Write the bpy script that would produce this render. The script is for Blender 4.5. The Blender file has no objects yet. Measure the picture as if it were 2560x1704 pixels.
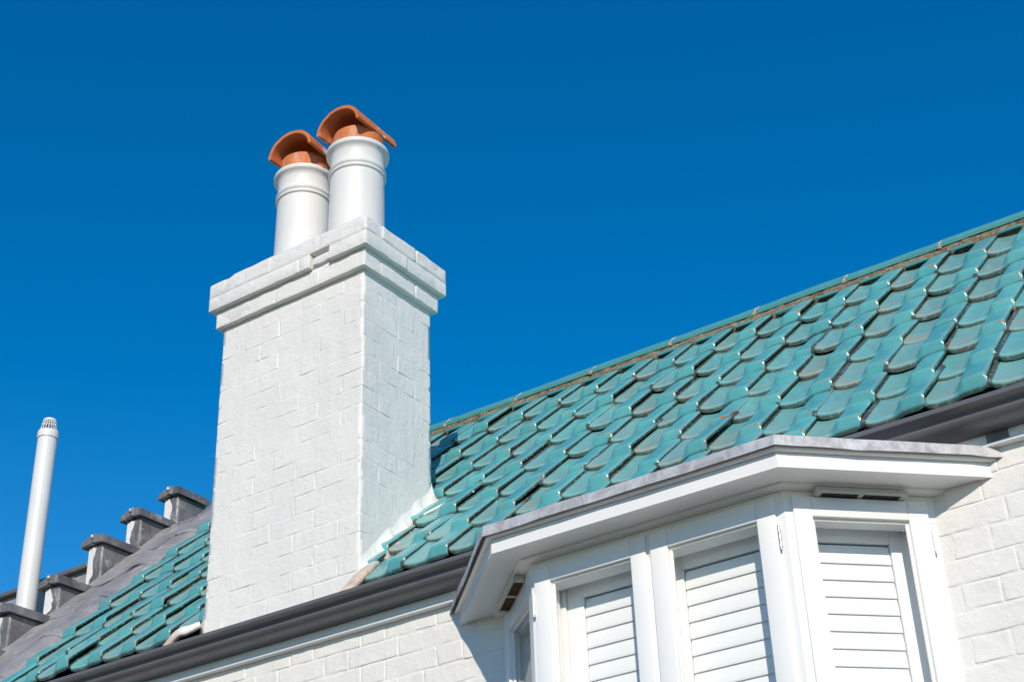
import bpy, bmesh, math, random
from mathutils import Vector, Matrix, noise

random.seed(7)
R = math.radians
scn = bpy.context.scene
col = scn.collection

# ------------------------------------------------------------------ camera
YAW, PITCH, ROLL = -0.5942, 0.5253, -0.0393
CAM = Vector((3.7083, -4.3481, -3.5815))
fw = Vector((math.sin(YAW) * math.cos(PITCH), math.cos(YAW) * math.cos(PITCH), math.sin(PITCH)))
rt = Vector((math.cos(YAW), -math.sin(YAW), 0))
up = rt.cross(fw)
r2 = rt * math.cos(ROLL) + up * math.sin(ROLL)
u2 = -rt * math.sin(ROLL) + up * math.cos(ROLL)
cd = bpy.data.cameras.new('camera')
cd.sensor_fit = 'HORIZONTAL'
cd.sensor_width = 36
cd.lens = 3842.6 / 2560 * 36
cd.clip_start = 0.05
cd.clip_end = 2000
cam = bpy.data.objects.new('camera', cd)
col.objects.link(cam)
m = Matrix((r2, u2, -fw)).transposed().to_4x4()
m.translation = CAM
cam.matrix_world = m
scn.camera = cam

# ------------------------------------------------------------------ sky and sun
SUN_TO = Vector((0.656, -1.0, 0.649)).normalized()      # towards the sun
wd = bpy.data.worlds.new('World')
scn.world = wd
wd.use_nodes = True
nt = wd.node_tree
bg = nt.nodes['Background']
sky = nt.nodes.new('ShaderNodeTexSky')
sky.sky_type = 'NISHITA'
sky.sun_disc = False
sky.sun_elevation = math.asin(SUN_TO.z)
sky.sun_rotation = math.atan2(SUN_TO.x, SUN_TO.y)
sky.altitude = 0
sky.air_density = 1.0
sky.dust_density = 0.05
sky.ozone_density = 3.0
hs = nt.nodes.new('ShaderNodeHueSaturation')
hs.inputs['Saturation'].default_value = 1.43
nt.links.new(sky.outputs[0], hs.inputs['Color'])
nt.links.new(hs.outputs[0], bg.inputs['Color'])
bg.inputs['Strength'].default_value = 0.142

sl = bpy.data.lights.new('sun', 'SUN')
sl.energy = 3.85
sl.angle = R(0.5)
sl.color = (1.0, 0.895, 0.755)
so = bpy.data.objects.new('sun', sl)
col.objects.link(so)
so.rotation_euler = SUN_TO.to_track_quat('Z', 'Y').to_euler()
so.location = (4, -8, 6)

scn.view_settings.view_transform = 'Standard'
scn.view_settings.look = 'None'
scn.view_settings.exposure = 0
scn.view_settings.gamma = 1
scn.view_settings.use_curve_mapping = False
scn.cycles.max_bounces = 8
scn.cycles.transparent_max_bounces = 12


# ------------------------------------------------------------------ materials
class NM:
    """small helper for node materials"""

    def __init__(s, name):
        s.m = bpy.data.materials.new(name)
        s.m.use_nodes = True
        s.t = s.m.node_tree
        s.b = s.t.nodes['Principled BSDF']
        s.pos = s.t.nodes.new('ShaderNodeNewGeometry').outputs['Position']

    def n(s, kind, **kw):
        x = s.t.nodes.new(kind)
        for k, v in kw.items():
            setattr(x, k, v)
        return x

    def l(s, a, b):
        s.t.links.new(a, b)

    def noise(s, scale, detail=4, rough=0.55, vec=None, dist=0.0):
        x = s.n('ShaderNodeTexNoise')
        x.inputs['Scale'].default_value = scale
        x.inputs['Detail'].default_value = detail
        x.inputs['Roughness'].default_value = rough
        x.inputs['Distortion'].default_value = dist
        s.l(vec or s.pos, x.inputs['Vector'])
        return x.outputs['Fac']

    def scaled(s, sc):
        x = s.n('ShaderNodeMapping')
        x.inputs['Scale'].default_value = sc
        s.l(s.pos, x.inputs['Vector'])
        return x.outputs[0]

    def ramp(s, fac, a, b, ca=0.0, cb=1.0):
        x = s.n('ShaderNodeMapRange')
        x.inputs[1].default_value = a
        x.inputs[2].default_value = b
        x.inputs[3].default_value = ca
        x.inputs[4].default_value = cb
        s.l(fac, x.inputs[0])
        return x.outputs[0]

    def math(s, op, a, b=None):
        x = s.n('ShaderNodeMath', operation=op)
        for i, v in enumerate((a, b)):
            if v is None:
                continue
            if isinstance(v, (int, float)):
                x.inputs[i].default_value = v
            else:
                s.l(v, x.inputs[i])
        return x.outputs[0]

    def mix(s, fac, a, b):
        x = s.n('ShaderNodeMix', data_type='RGBA')
        for i, v in ((0, fac), (6, a), (7, b)):
            if isinstance(v, (int, float)):
                x.inputs[i].default_value = v if i == 0 else (v, v, v, 1)
            elif isinstance(v, tuple):
                x.inputs[i].default_value = (*v, 1)
            else:
                s.l(v, x.inputs[i])
        return x.outputs[2]

    def attr(s, name):
        x = s.n('ShaderNodeAttribute')
        x.attribute_name = name
        return x.outputs['Fac']

    def bump(s, h, strength, dist, prev=None):
        x = s.n('ShaderNodeBump')
        x.inputs['Strength'].default_value = strength
        x.inputs['Distance'].default_value = dist
        s.l(h, x.inputs['Height'])
        if prev is not None:
            s.l(prev, x.inputs['Normal'])
        return x.outputs[0]

    def out(s, color=None, rough=None, normal=None, spec=None, metal=None, coat=None):
        for k, v in (('Base Color', color), ('Roughness', rough), ('Normal', normal),
                     ('Specular IOR Level', spec), ('Metallic', metal), ('Coat Weight', coat)):
            if v is None:
                continue
            if isinstance(v, (int, float)):
                s.b.inputs[k].default_value = v
            elif isinstance(v, tuple):
                s.b.inputs[k].default_value = (*v, 1)
            else:
                s.l(v, s.b.inputs[k])
        return s.m


M = {}


def make_materials():
    # thick, brushed masonry paint
    k = NM('masonry_paint')
    a = k.noise(3.5, 5)
    b = k.noise(26, 4)
    c = k.mix(k.ramp(a, .35, .7), (.795, .777, .738), (.745, .73, .70))
    c = k.mix(k.ramp(k.noise(11, 6, .7), .60, .78, 0, .35), c, (.60, .60, .57))
    n = k.bump(k.noise(40, 6, .65), .60, .005)
    n = k.bump(k.noise(190, 3, .6), .30, .0014, n)
    n = k.bump(k.noise(30, 4, .6, k.scaled((1, 1, .14))), .40, .004, n)
    n = k.bump(k.noise(9, 3, .5), .45, .010, n)
    M['paint'] = k.out(c, k.ramp(b, .3, .7, .48, .66), n, .4)

    # smooth paint on the pots
    k = NM('pot_paint')
    c = k.mix(k.ramp(k.noise(7, 4), .3, .75), (.745, .735, .705), (.70, .692, .668))
    c = k.mix(k.ramp(k.noise(22, 5, .7, k.scaled((1, 1, .12))), .56, .78, 0, .30), c, (.50, .49, .46))
    n = k.bump(k.noise(95, 4), .30, .0018)
    n = k.bump(k.noise(40, 3, .6, k.scaled((1, 1, .1))), .25, .002, n)
    M['pot'] = k.out(c, .46, n, .45)

    # painted joinery
    k = NM('joinery_paint')
    c = k.mix(k.ramp(k.noise(5, 5), .3, .75), (.84, .84, .825), (.80, .805, .795))
    n = k.bump(k.noise(60, 3, .5, k.scaled((1, 1, .12))), .10, .001)
    M['joinery'] = k.out(c, .30, n, .5)
    k = NM('joinery_paint_grey')
    c = k.mix(k.ramp(k.noise(6, 5), .3, .75), (.70, .70, .68), (.62, .625, .61))
    M['joinery_grey'] = k.out(c, .45, None, .4)
    k = NM('shutter_paint')
    M['shutter'] = k.out((.90, .905, .90), .38, k.bump(k.noise(40, 3), .05, .001), .45)

    # terracotta
    k = NM('terracotta')
    a = k.noise(16, 5, .6)
    c = k.mix(k.ramp(a, .3, .72), (.64, .205, .072), (.52, .150, .050))
    c = k.mix(k.ramp(k.noise(130, 3), .62, .75, 0, .35), c, (.30, .085, .035))
    w = k.math('MULTIPLY', k.ramp(k.noise(26, 5, .7, k.scaled((1, 1, .3))), .50, .60), k.attr('lime'))
    c = k.mix(w, c, (.74, .66, .60))
    n = k.bump(k.noise(90, 5, .65), .4, .003)
    M['terracotta'] = k.out(c, .78, n, .25)

    # glazed roof tile
    k = NM('teal_glaze')
    rnd = k.n('ShaderNodeObjectInfo').outputs['Random']
    rnd2 = k.math('FRACT', k.math('MULTIPLY', rnd, 17.31))
    a = k.noise(8, 5, .6)
    c = k.mix(k.ramp(a, .3, .72), (.078, .390, .405), (.140, .450, .445))
    c = k.mix(k.math('MULTIPLY', rnd, .55), c, (.075, .285, .315))
    c = k.mix(k.ramp(k.noise(30, 5, .6, k.scaled((1.0, .55, .55))), .50, .72, 0, .42), c, (.15, .40, .385))
    # the glaze lies thinner, and paler, in the pans
    c = k.mix(k.math('MULTIPLY', k.attr('stain'), .55), c, (.185, .455, .435))
    # worn, browned glaze in the pans
    st = k.math('MULTIPLY', k.ramp(k.noise(12, 6, .65), .34, .56), k.attr('stain'))
    st = k.math('MULTIPLY', st, k.ramp(rnd2, .0, 1.0, .10, .85))
    c = k.mix(st, c, (.34, .335, .275))
    # dirt where courses lap, plus the roll gap's shade painted as a dark line
    gr = k.math('MULTIPLY', k.ramp(k.noise(55, 5, .7), .26, .48), k.attr('grime_gap_shade'))
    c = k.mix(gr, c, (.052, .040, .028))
    # chips down to the clay
    ed = k.ramp(k.attr('edge'), 0, 1, .87, .445)
    ch = k.math('GREATER_THAN', k.noise(88, 3, .6, None, .6), ed)
    ch2 = k.math('GREATER_THAN', k.noise(27, 2, .5), k.ramp(k.attr('edge'), 0, 1, .84, .60))
    ch = k.math('MAXIMUM', ch, ch2)
    clay = k.mix(k.ramp(k.noise(180, 3), .35, .65), (.60, .165, .045), (.30, .085, .035))
    c = k.mix(ch, c, clay)
    # droppings and lime specks
    v = k.n('ShaderNodeTexVoronoi')
    v.inputs['Scale'].default_value = 15
    k.l(k.pos, v.inputs['Vector'])
    sp = k.math('LESS_THAN', v.outputs['Distance'], k.ramp(k.noise(23, 2), .52, .72, 0, .085))
    c = k.mix(k.math('MULTIPLY', sp, .85), c, (.62, .66, .60))
    # fine hair cracks and dark pits
    pit = k.math('GREATER_THAN', k.noise(120, 2, .5), .76)
    c = k.mix(k.math('MULTIPLY', pit, .8), c, (.06, .05, .035))
    n = k.bump(k.noise(15, 3), .30, .006)
    n = k.bump(k.noise(120, 3), .10, .001, n)
    n = k.bump(ch, -.5, .002, n)
    rough = k.mix(ch, k.ramp(a, .3, .7, .17, .32), .9)
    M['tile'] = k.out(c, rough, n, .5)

    k = NM('ridge_glaze')
    c = k.mix(k.ramp(k.noise(9, 5), .3, .72), (.070, .31, .325), (.105, .35, .345))
    c = k.mix(k.ramp(k.noise(40, 5, .7), .66, .75, 0, .7), c, (.20, .24, .19))
    c = k.mix(k.math('GREATER_THAN', k.noise(70, 2), .76), c, (.45, .14, .05))
    M['ridge'] = k.out(c, k.ramp(k.noise(20, 3), .3, .7, .28, .45), k.bump(k.noise(30, 4), .25, .004), .45)

    # lime mortar
    k = NM('bedding_mortar')
    c = k.mix(k.ramp(k.noise(38, 6, .7), .32, .68), (.35, .275, .185), (.16, .125, .085))
    c = k.mix(k.ramp(k.noise(15, 6, .75), .50, .66, 0, .9), c, (.075, .062, .036))
    c = k.mix(k.math('GREATER_THAN', k.noise(150, 2), .66), c, (.56, .47, .36))
    n = k.bump(k.noise(70, 6, .7), .9, .010)
    M['mortar'] = k.out(c, .95, n, .1)
    k = NM('fillet_render')
    a = k.attr('bare')
    c = k.mix(k.ramp(k.noise(24, 5), .3, .7), (.80, .79, .75), (.74, .735, .70))
    cb_ = k.mix(k.ramp(k.noise(30, 5, .7), .35, .65), (.70, .56, .45), (.46, .38, .31))
    f = k.math('MULTIPLY', k.ramp(k.math('ADD', a, k.math('MULTIPLY', k.noise(28, 4), .5)), .50, .80), 1.0)
    c = k.mix(f, c, cb_)
    M['fillet'] = k.out(c, .7, k.bump(k.noise(50, 5, .6), .6, .006), .3)

    k = NM('ridge_pointing')
    c = k.mix(k.ramp(k.noise(60, 5, .7), .35, .65), (.60, .46, .35), (.40, .30, .22))
    M['pointing'] = k.out(c, .9, k.bump(k.noise(70, 5, .7), .7, .006), .2)

    # sheet lead, old and streaked
    k = NM('sheet_lead')
    c = k.mix(k.ramp(k.noise(7, 6, .65), .32, .7), (.098, .098, .106), (.225, .220, .226))
    c = k.mix(k.ramp(k.noise(17, 6, .75, k.scaled((1.6, .5, .5))), .54, .70, 0, .85), c, (.56, .53, .51))
    c = k.mix(k.ramp(k.noise(3.2, 4, .6), .62, .78, 0, .7), c, (.35, .33, .315))
    c = k.mix(k.math('GREATER_THAN', k.noise(85, 2), .735), c, (.55, .55, .56))
    n = k.bump(k.noise(13, 4), .45, .010)
    n = k.bump(k.noise(85, 3), .15, .0015, n)
    M['lead'] = k.out(c, k.ramp(k.noise(15, 4), .3, .7, .42, .62), n, .45, .12)
    k = NM('slope_lead')
    c = k.mix(k.ramp(k.noise(6, 6, .65), .32, .7), (.215, .21, .22), (.36, .35, .355))
    c = k.mix(k.ramp(k.noise(15, 6, .75, k.scaled((1.3, .5, .5))), .54, .72, 0, .8), c, (.54, .53, .525))
    c = k.mix(k.ramp(k.noise(4.2, 4, .6), .60, .75, 0, .7), c, (.17, .165, .175))
    c = k.mix(k.math('GREATER_THAN', k.noise(85, 2), .735), c, (.6, .6, .61))
    n = k.bump(k.noise(12, 4), .5, .012)
    n = k.bump(k.noise(85, 3), .15, .0015, n)
    M['lead_slope'] = k.out(c, k.ramp(k.noise(15, 4), .3, .7, .42, .62), n, .45, .10)
    k = NM('dressed_lead_edge')
    c = k.mix(k.ramp(k.noise(9, 6, .75, k.scaled((1, 1, .7)), .8), .40, .60), (.36, .345, .335), (.60, .605, .62))
    vv = k.n('ShaderNodeTexVoronoi', feature='DISTANCE_TO_EDGE')
    vv.inputs['Scale'].default_value = 9
    k.l(k.pos, vv.inputs['Vector'])
    c = k.mix(k.ramp(vv.outputs['Distance'], .0, .09, .55, 0), c, (.62, .62, .64))
    c = k.mix(k.ramp(k.noise(34, 5, .7), .58, .74, 0, .6), c, (.30, .26, .23))
    n = k.bump(k.noise(22, 4), .5, .008)
    M['lead_edge'] = k.out(c, k.ramp(k.noise(18, 4), .3, .7, .40, .60), n, .45, .25)

    k = NM('gutter_enamel')
    c = k.mix(k.ramp(k.noise(9, 4), .3, .75), (.108, .110, .121), (.128, .128, .135))
    c = k.mix(k.ramp(k.noise(33, 6, .7, k.scaled((.35, 1, 1))), .60, .80, 0, .3), c, (.14, .13, .125))
    M['gutter'] = k.out(c, k.ramp(k.noise(12, 4), .3, .7, .30, .42), k.bump(k.noise(9, 2), .10, .004), .5)

    k = NM('pipe_plastic')
    c = k.mix(k.ramp(k.noise(6, 4), .3, .75), (.75, .75, .725), (.70, .70, .675))
    c = k.mix(k.ramp(k.noise(60, 3), .70, .80, 0, .4), c, (.45, .44, .42))
    M['pipe'] = k.out(c, .32, None, .5)

    k = NM('bright_steel')
    c = k.mix(k.ramp(k.noise(70, 4, .7), .50, .62), (.62, .62, .62), (.30, .13, .06))
    M['steel'] = k.out(c, .25, None, .5, .9)
    k = NM('vent_plastic')
    M['vent'] = k.out((.50, .51, .48), .5, None, .4)
    k = NM('dark_mesh')
    M['dark'] = k.out((.11, .112, .105), .7, None, .2)
    k = NM('bare_timber')
    c = k.mix(k.ramp(k.noise(50, 5, .7), .35, .65), (.20, .13, .075), (.095, .06, .04))
    M['timber'] = k.out(c, .85, k.bump(k.noise(80, 4), .5, .003), .2)
    k = NM('roof_boarding')
    M['deck'] = k.out((.045, .028, .02), .95, None, .1)
    k = NM('grey_slate')
    c = k.mix(k.ramp(k.noise(8, 6, .7), .35, .7), (.20, .215, .225), (.33, .345, .35))
    M['slate'] = k.out(c, .6, k.bump(k.noise(45, 4), .4, .004), .3)
    k = NM('feather')
    M['feather'] = k.out((.75, .73, .70), .8, None, .2)
    k = NM('dry_leaf')
    M['leaf'] = k.out((.30, .19, .09), .8, None, .2)

    # pale paving that fills the street and garden below
    k = NM('paving')
    c = k.mix(k.ramp(k.noise(.7, 5), .3, .7), (.145, .135, .11), (.105, .10, .08))
    c = k.mix(k.ramp(k.noise(9, 5), .5, .75, 0, .5), c, (.08, .085, .06))
    M['paving'] = k.out(c, .9, k.bump(k.noise(30, 4), .4, .01), .2)

    # clear window glass: transparent with a Fresnel reflection
    g = bpy.data.materials.new('window_glass')
    g.use_nodes = True
    t = g.node_tree
    t.nodes.remove(t.nodes['Principled BSDF'])
    tr = t.nodes.new('ShaderNodeBsdfTransparent')
    tr.inputs[0].default_value = (.975, .985, .98, 1)
    gl = t.nodes.new('ShaderNodeBsdfGlossy')
    gl.inputs['Roughness'].default_value = 0.0
    lw = t.nodes.new('ShaderNodeLayerWeight')
    lw.inputs['Blend'].default_value = .5
    pw = t.nodes.new('ShaderNodeMath')
    pw.operation = 'POWER'
    pw.inputs[1].default_value = 5
    t.links.new(lw.outputs['Facing'], pw.inputs[0])
    fr = t.nodes.new('ShaderNodeMapRange')
    fr.inputs[3].default_value = .045
    fr.inputs[4].default_value = 1
    t.links.new(pw.outputs[0], fr.inputs[0])
    mx = t.nodes.new('ShaderNodeMixShader')
    t.links.new(fr.outputs[0], mx.inputs[0])
    t.links.new(tr.outputs[0], mx.inputs[1])
    t.links.new(gl.outputs[0], mx.inputs[2])
    t.links.new(mx.outputs[0], t.nodes['Material Output'].inputs[0])
    M['glass'] = g


make_materials()


# ------------------------------------------------------------------ object helpers
def link(o, parent=None):
    col.objects.link(o)
    if parent is not None:
        o.parent = parent
    return o


def mesh(name, verts, faces, mat, smooth=True, attrs=None):
    me = bpy.data.meshes.new(name)
    me.from_pydata([tuple(v) for v in verts], [], faces)
    me.update()
    if mat:
        me.materials.append(M[mat])
    if smooth:
        me.polygons.foreach_set('use_smooth', [True] * len(me.polygons))
    if attrs:
        for k, vals in attrs.items():
            a = me.attributes.new(k, 'FLOAT', 'POINT')
            a.data.foreach_set('value', vals)
    return me


def fix(me):
    bm = bmesh.new()
    bm.from_mesh(me)
    bmesh.ops.recalc_face_normals(bm, faces=bm.faces)
    bm.to_mesh(me)
    bm.free()
    return me


def obj(name, me, parent=None, mat4=None):
    o = bpy.data.objects.new(name, me)
    link(o, parent)
    if mat4 is not None:
        o.matrix_local = mat4
    return o


def thing(name, label, cat, group=None, loc=(0, 0, 0)):
    o = bpy.data.objects.new(name, None)
    link(o)
    o.location = loc
    o.empty_display_size = .1
    o['label'] = label
    o['category'] = cat
    if group:
        o['group'] = group
    return o


def sst(a, b, x):
    t = max(0, min(1, (x - a) / (b - a)))
    return t * t * (3 - 2 * t)


def axis_pts(L, r, n):
    a = [-L / 2, -L / 2 + r]
    guard = L > 9 * r and n > 1
    if guard:
        a.append(-L / 2 + 2.4 * r)
    for i in range(1, n):
        x = -L / 2 + r + (L - 2 * r) * i / n
        if not guard or abs(x) < L / 2 - 3.5 * r:
            a.append(x)
    if guard:
        a.append(L / 2 - 2.4 * r)
    return a + [L / 2 - r, L / 2]


def rbox(lx, ly, lz, r=.004, n=(1, 1, 1), amp=0.0, seed=0, freq=18, skip_back=False):
    """rounded box lattice centred on the origin -> verts, faces"""
    ax = [axis_pts(lx, r, n[0]), axis_pts(ly, r, n[1]), axis_pts(lz, r, n[2])]
    N = [len(a) - 1 for a in ax]
    idx = {}
    V = []
    inner = (lx / 2 - r, ly / 2 - r, lz / 2 - r)
    off = Vector((seed * 7.13, seed * 3.77, seed * 1.91))

    def vid(i, j, k):
        key = (i, j, k)
        if key not in idx:
            p = Vector((ax[0][i], ax[1][j], ax[2][k]))
            q = Vector([max(-inner[t], min(inner[t], p[t])) for t in range(3)])
            d = p - q
            if d.length > 1e-9:
                p = q + d.normalized() * r
            if amp:
                p = p + noise.noise_vector(p * freq + off) * amp + noise.noise_vector(p * freq * 2.7 + off) * amp * .45
            idx[key] = len(V)
            V.append(p)
        return idx[key]

    F = []
    for a in range(3):
        b, c = (a + 1) % 3, (a + 2) % 3
        for e in (0, N[a]):
            if skip_back and a == 1 and e == N[1]:
                continue
            for j in range(N[b]):
                for k in range(N[c]):
                    def ix(jj, kk):
                        t = [0, 0, 0]
                        t[a], t[b], t[c] = e, jj, kk
                        return vid(*t)
                    q = [ix(j, k), ix(j + 1, k), ix(j + 1, k + 1), ix(j, k + 1)]
                    F.append(q if e else q[::-1])
    return V, F


def rb_mesh(name, size, mat, r=.004, n=(1, 1, 1), amp=0.0, seed=0, freq=18):
    V, F = rbox(*size, r, n, amp, seed, freq)
    return mesh(name, V, F, mat)


def box_obj(name, lo, hi, mat, parent=None, r=.003, n=(1, 1, 1), amp=0, seed=0, freq=18):
    """rounded box by its two corners in the parent's space"""
    c = [(a + b) / 2 for a, b in zip(lo, hi)]
    s = [abs(b - a) for a, b in zip(lo, hi)]
    r = min(r, min(s) * .45)
    o = obj(name, rb_mesh(name, s, mat, r, n, amp, seed, freq), parent)
    o.location = c
    return o


class MB:
    """collects several shapes into one mesh"""

    def __init__(s):
        s.V, s.F = [], []

    def add(s, V, F, mat4=None):
        b = len(s.V)
        s.V += [mat4 @ Vector(v) if mat4 else Vector(v) for v in V]
        s.F += [[i + b for i in f] for f in F]

    def box(s, lo, hi, r=.002, mat4=None, n=(1, 1, 1), amp=0, seed=0):
        c = Vector([(a + b) / 2 for a, b in zip(lo, hi)])
        d = [abs(b - a) for a, b in zip(lo, hi)]
        V, F = rbox(*d, min(r, min(d) * .45), n, amp, seed)
        s.add([v + c for v in V], F, mat4)

    def cyl(s, p, q, r, n=10):
        p, q = Vector(p), Vector(q)
        z = (q - p).normalized()
        x = z.orthogonal().normalized()
        y = z.cross(x)
        V, F = [], []
        for e in (p, q):
            for i in range(n):
                a = 2 * math.pi * i / n
                V.append(e + (x * math.cos(a) + y * math.sin(a)) * r)
        F = [[i, (i + 1) % n, n + (i + 1) % n, n + i] for i in range(n)]
        F += [list(range(n))[::-1], list(range(n, 2 * n))]
        s.add(V, F)

    def mesh(s, name, mat, smooth=True):
        return mesh(name, s.V, s.F, mat, smooth)

    def obj(s, name, mat, parent=None, smooth=True):
        return obj(name, s.mesh(name, mat, smooth), parent)


def sharp_by_angle(me, deg=35):
    """flat-looking edges stay crisp on smooth-shaded meshes"""
    try:
        me.set_sharp_from_angle(angle=R(deg))
    except Exception:
        pass
    return me


def lathe(profile, n=48):
    V, F = [], []
    for r, z in profile:
        for i in range(n):
            a = 2 * math.pi * i / n
            V.append((r * math.cos(a), r * math.sin(a), z))
    for k in range(len(profile) - 1):
        for i in range(n):
            j = (i + 1) % n
            F.append([k * n + i, k * n + j, (k + 1) * n + j, (k + 1) * n + i])
    return V, F


# ------------------------------------------------------------------ measured layout (metres)
WC, DC = .85, .474                      # chimney shaft: x -WC..0, y 0..DC
H1, H2, H3 = .105, .195, .345           # corbel levels
E1, E2 = .028, .0555
G0 = Vector((0, -.041, -1.4225))        # foot of the roof plane
CS = math.cos(R(45))
UPS = Vector((0, CS, CS))
NRM = Vector((0, -CS, CS))


def RP(x, s, h=0.0):
    return G0 + Vector((x, 0, 0)) + UPS * s + NRM * h


ROOF_M = Matrix.Rotation(R(45), 4, 'X')
SC, BR = .0829, .2443                   # brick course and brick length on the chimney
X_LEFT, X_RIGHT = -2.69, 4.45
Z_GROUND = -5.2

# ------------------------------------------------------------------ ground
V, F = [], []
gx = [-400, -60, -20, -10, -5, 0, 5, 10, 20, 60, 400]
for yy in gx:
    for xx in gx:
        V.append((xx, yy, Z_GROUND))
n_ = len(gx)
for j in range(n_ - 1):
    for i in range(n_ - 1):
        F.append([j * n_ + i, j * n_ + i + 1, (j + 1) * n_ + i + 1, (j + 1) * n_ + i])
g = obj('ground', mesh('ground', V, F, 'paving', False))
g['kind'] = 'structure'

# ------------------------------------------------------------------ the house: walls and roof
house = thing('house', 'white painted brick house under a steep teal glazed tile roof', 'house', loc=(0, 0, 0))


def brick_set(name, size, mats, nvar, r=.0040, n=(6, 2, 3), amp=.0026):
    return [rb_mesh(name, size, mats, r, n, amp, 11 * i + int(size[0] * 1000)) for i in range(nvar)]


def wall_core(x0, x1, z0, z1, step=.022):
    """rough painted backing whose joints are filled unevenly"""
    nx, nz = max(1, int((x1 - x0) / step)), max(1, int((z1 - z0) / step))
    V, F = [], []
    for k in range(nz + 1):
        for i in range(nx + 1):
            x, z = x0 + (x1 - x0) * i / nx, z0 + (z1 - z0) * k / nz
            d = noise.noise(Vector((x * 5, 3.1, z * 5))) * .0017 + noise.noise(Vector((x * 21, 9.1, z * 21))) * .0011
            d += .006 * max(0, noise.noise(Vector((x * 9, 6.1, z * 14))) - .34)
            V.append((x, .0015 + d, z))
    w = nx + 1
    for k in range(nz):
        for i in range(nx):
            F.append([k * w + i, k * w + i + 1, (k + 1) * w + i + 1, (k + 1) * w + i])
    return V, F


wb = MB()
# detailed panels seen in the photograph
for a in ((-1.35, .80, -2.30, -1.50), (2.30, 4.445, -2.62, -1.46)):
    wb.add(*wall_core(*a))
# the rest of the shell: plain painted sheets around them
yb = .006


def sheet(x0, x1, z0, z1, y=yb):
    wb.add([(x0, y, z0), (x1, y, z0), (x1, y, z1), (x0, y, z1)], [[0, 1, 2, 3]])


sheet(-2.80, -1.35, Z_GROUND, -1.46)
sheet(-1.35, .80, Z_GROUND, -2.30)
sheet(-1.35, .80, -1.50, -1.46)
sheet(.80, 2.30, -1.72, -1.46)
sheet(2.30, 4.445, Z_GROUND, -2.62)
sheet(4.445, X_RIGHT, Z_GROUND, -1.46)
YB = 2 * 1.486
wb.add([(-2.80, yb, Z_GROUND), (-2.80, YB, Z_GROUND), (-2.80, YB, -1.46), (-2.80, 1.486, .02), (-2.80, yb, -1.46)], [[0, 1, 2, 3, 4][::-1]])
wb.add([(X_RIGHT, yb, Z_GROUND), (X_RIGHT, YB, Z_GROUND), (X_RIGHT, YB, -1.46), (X_RIGHT, 1.486, .02), (X_RIGHT, yb, -1.46)], [[0, 1, 2, 3, 4]])
wb.add([(-2.80, YB, Z_GROUND), (X_RIGHT, YB, Z_GROUND), (X_RIGHT, YB, -1.46), (-2.80, YB, -1.46)], [[0, 3, 2, 1]])
wall = wb.obj('wall', 'paint', house)

HD = .1195
ST = brick_set('brick', (BR - .002, .07, .0795 - .002), 'paint', 7, n=(7, 1, 3))
HE = brick_set('brick', (HD - .002, .07, .0795 - .002), 'paint', 5, n=(4, 1, 3))


def flemish(x0, x1, z_top, rows, ch, phase):
    for k in range(rows):
        zc = z_top - ch * (k + .5)
        unit = BR + HD
        base = phase + (unit / 2 if k % 2 else 0)
        x = base - unit * math.ceil((base - x0) / unit)
        i = 0
        while x < x1:
            L = BR if i % 2 == 0 else HD
            if x + L / 2 > x0 - .02 and x + L / 2 < x1 + .02:
                me = random.choice(ST if i % 2 == 0 else HE)
                o = obj('brick', me, wall)
                o.location = (x + L / 2, .035 + random.uniform(-.0006, .0006), zc + random.uniform(-.0012, .0012))
                o.rotation_euler = (random.uniform(-.012, .012), random.uniform(-.006, .006), random.uniform(-.009, .009))
                o.scale = (1, 1, (ch - .0015) / (.0795 - .002) * random.uniform(.975, 1.0))
            x += L
            i += 1


# header joint measured at x=-.044, row between -1.621 and -1.70
flemish(-1.30, .74, -1.5425, 9, .0785, -.044 - (BR + HD) / 2)
flemish(2.42, 4.40, -1.47, 14, .081, 2.47)

# roof boarding under the tiles, both slopes
S_RIDGE = 2.16
deck = MB()
f0, f1 = RP(X_LEFT, -.03, -.022), RP(X_RIGHT, -.03, -.022)
t0_, t1_ = RP(X_LEFT, S_RIDGE, -.022), RP(X_RIGHT, S_RIDGE, -.022)
bk0, bk1 = Vector((X_LEFT, 2 * t0_.y - f0.y, f0.z)), Vector((X_RIGHT, 2 * t0_.y - f0.y, f0.z))
deck.add([f0, f1, t1_, t0_, bk1, bk0], [[0, 1, 2, 3], [3, 2, 4, 5]])
dn = Vector((0, 0, -.03))
deck.add([f0 + dn, f1 + dn, t1_ + dn, t0_ + dn, bk1 + dn, bk0 + dn], [[3, 2, 1, 0], [5, 4, 2, 3]])
roof = deck.obj('roof', 'deck', house, False)

# --- one glazed tile: flat pan on the left, S-shaped rise, flat-topped roll on the right
PIT = .2105
UR = PIT + .0145
TL = .365
US = [0, .006, .0150, .0185, .027, .040, .060, .080, .096, .106, .113, .120, .127, .134, .140, .145, .150, .158, .178, .202, .213, .2185, .2220, .2242, UR]
VS = [0, .002, .005, .009, .014, .020, .028, .038, .050, .080, .13, .20, .27, .315, .365]


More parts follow.
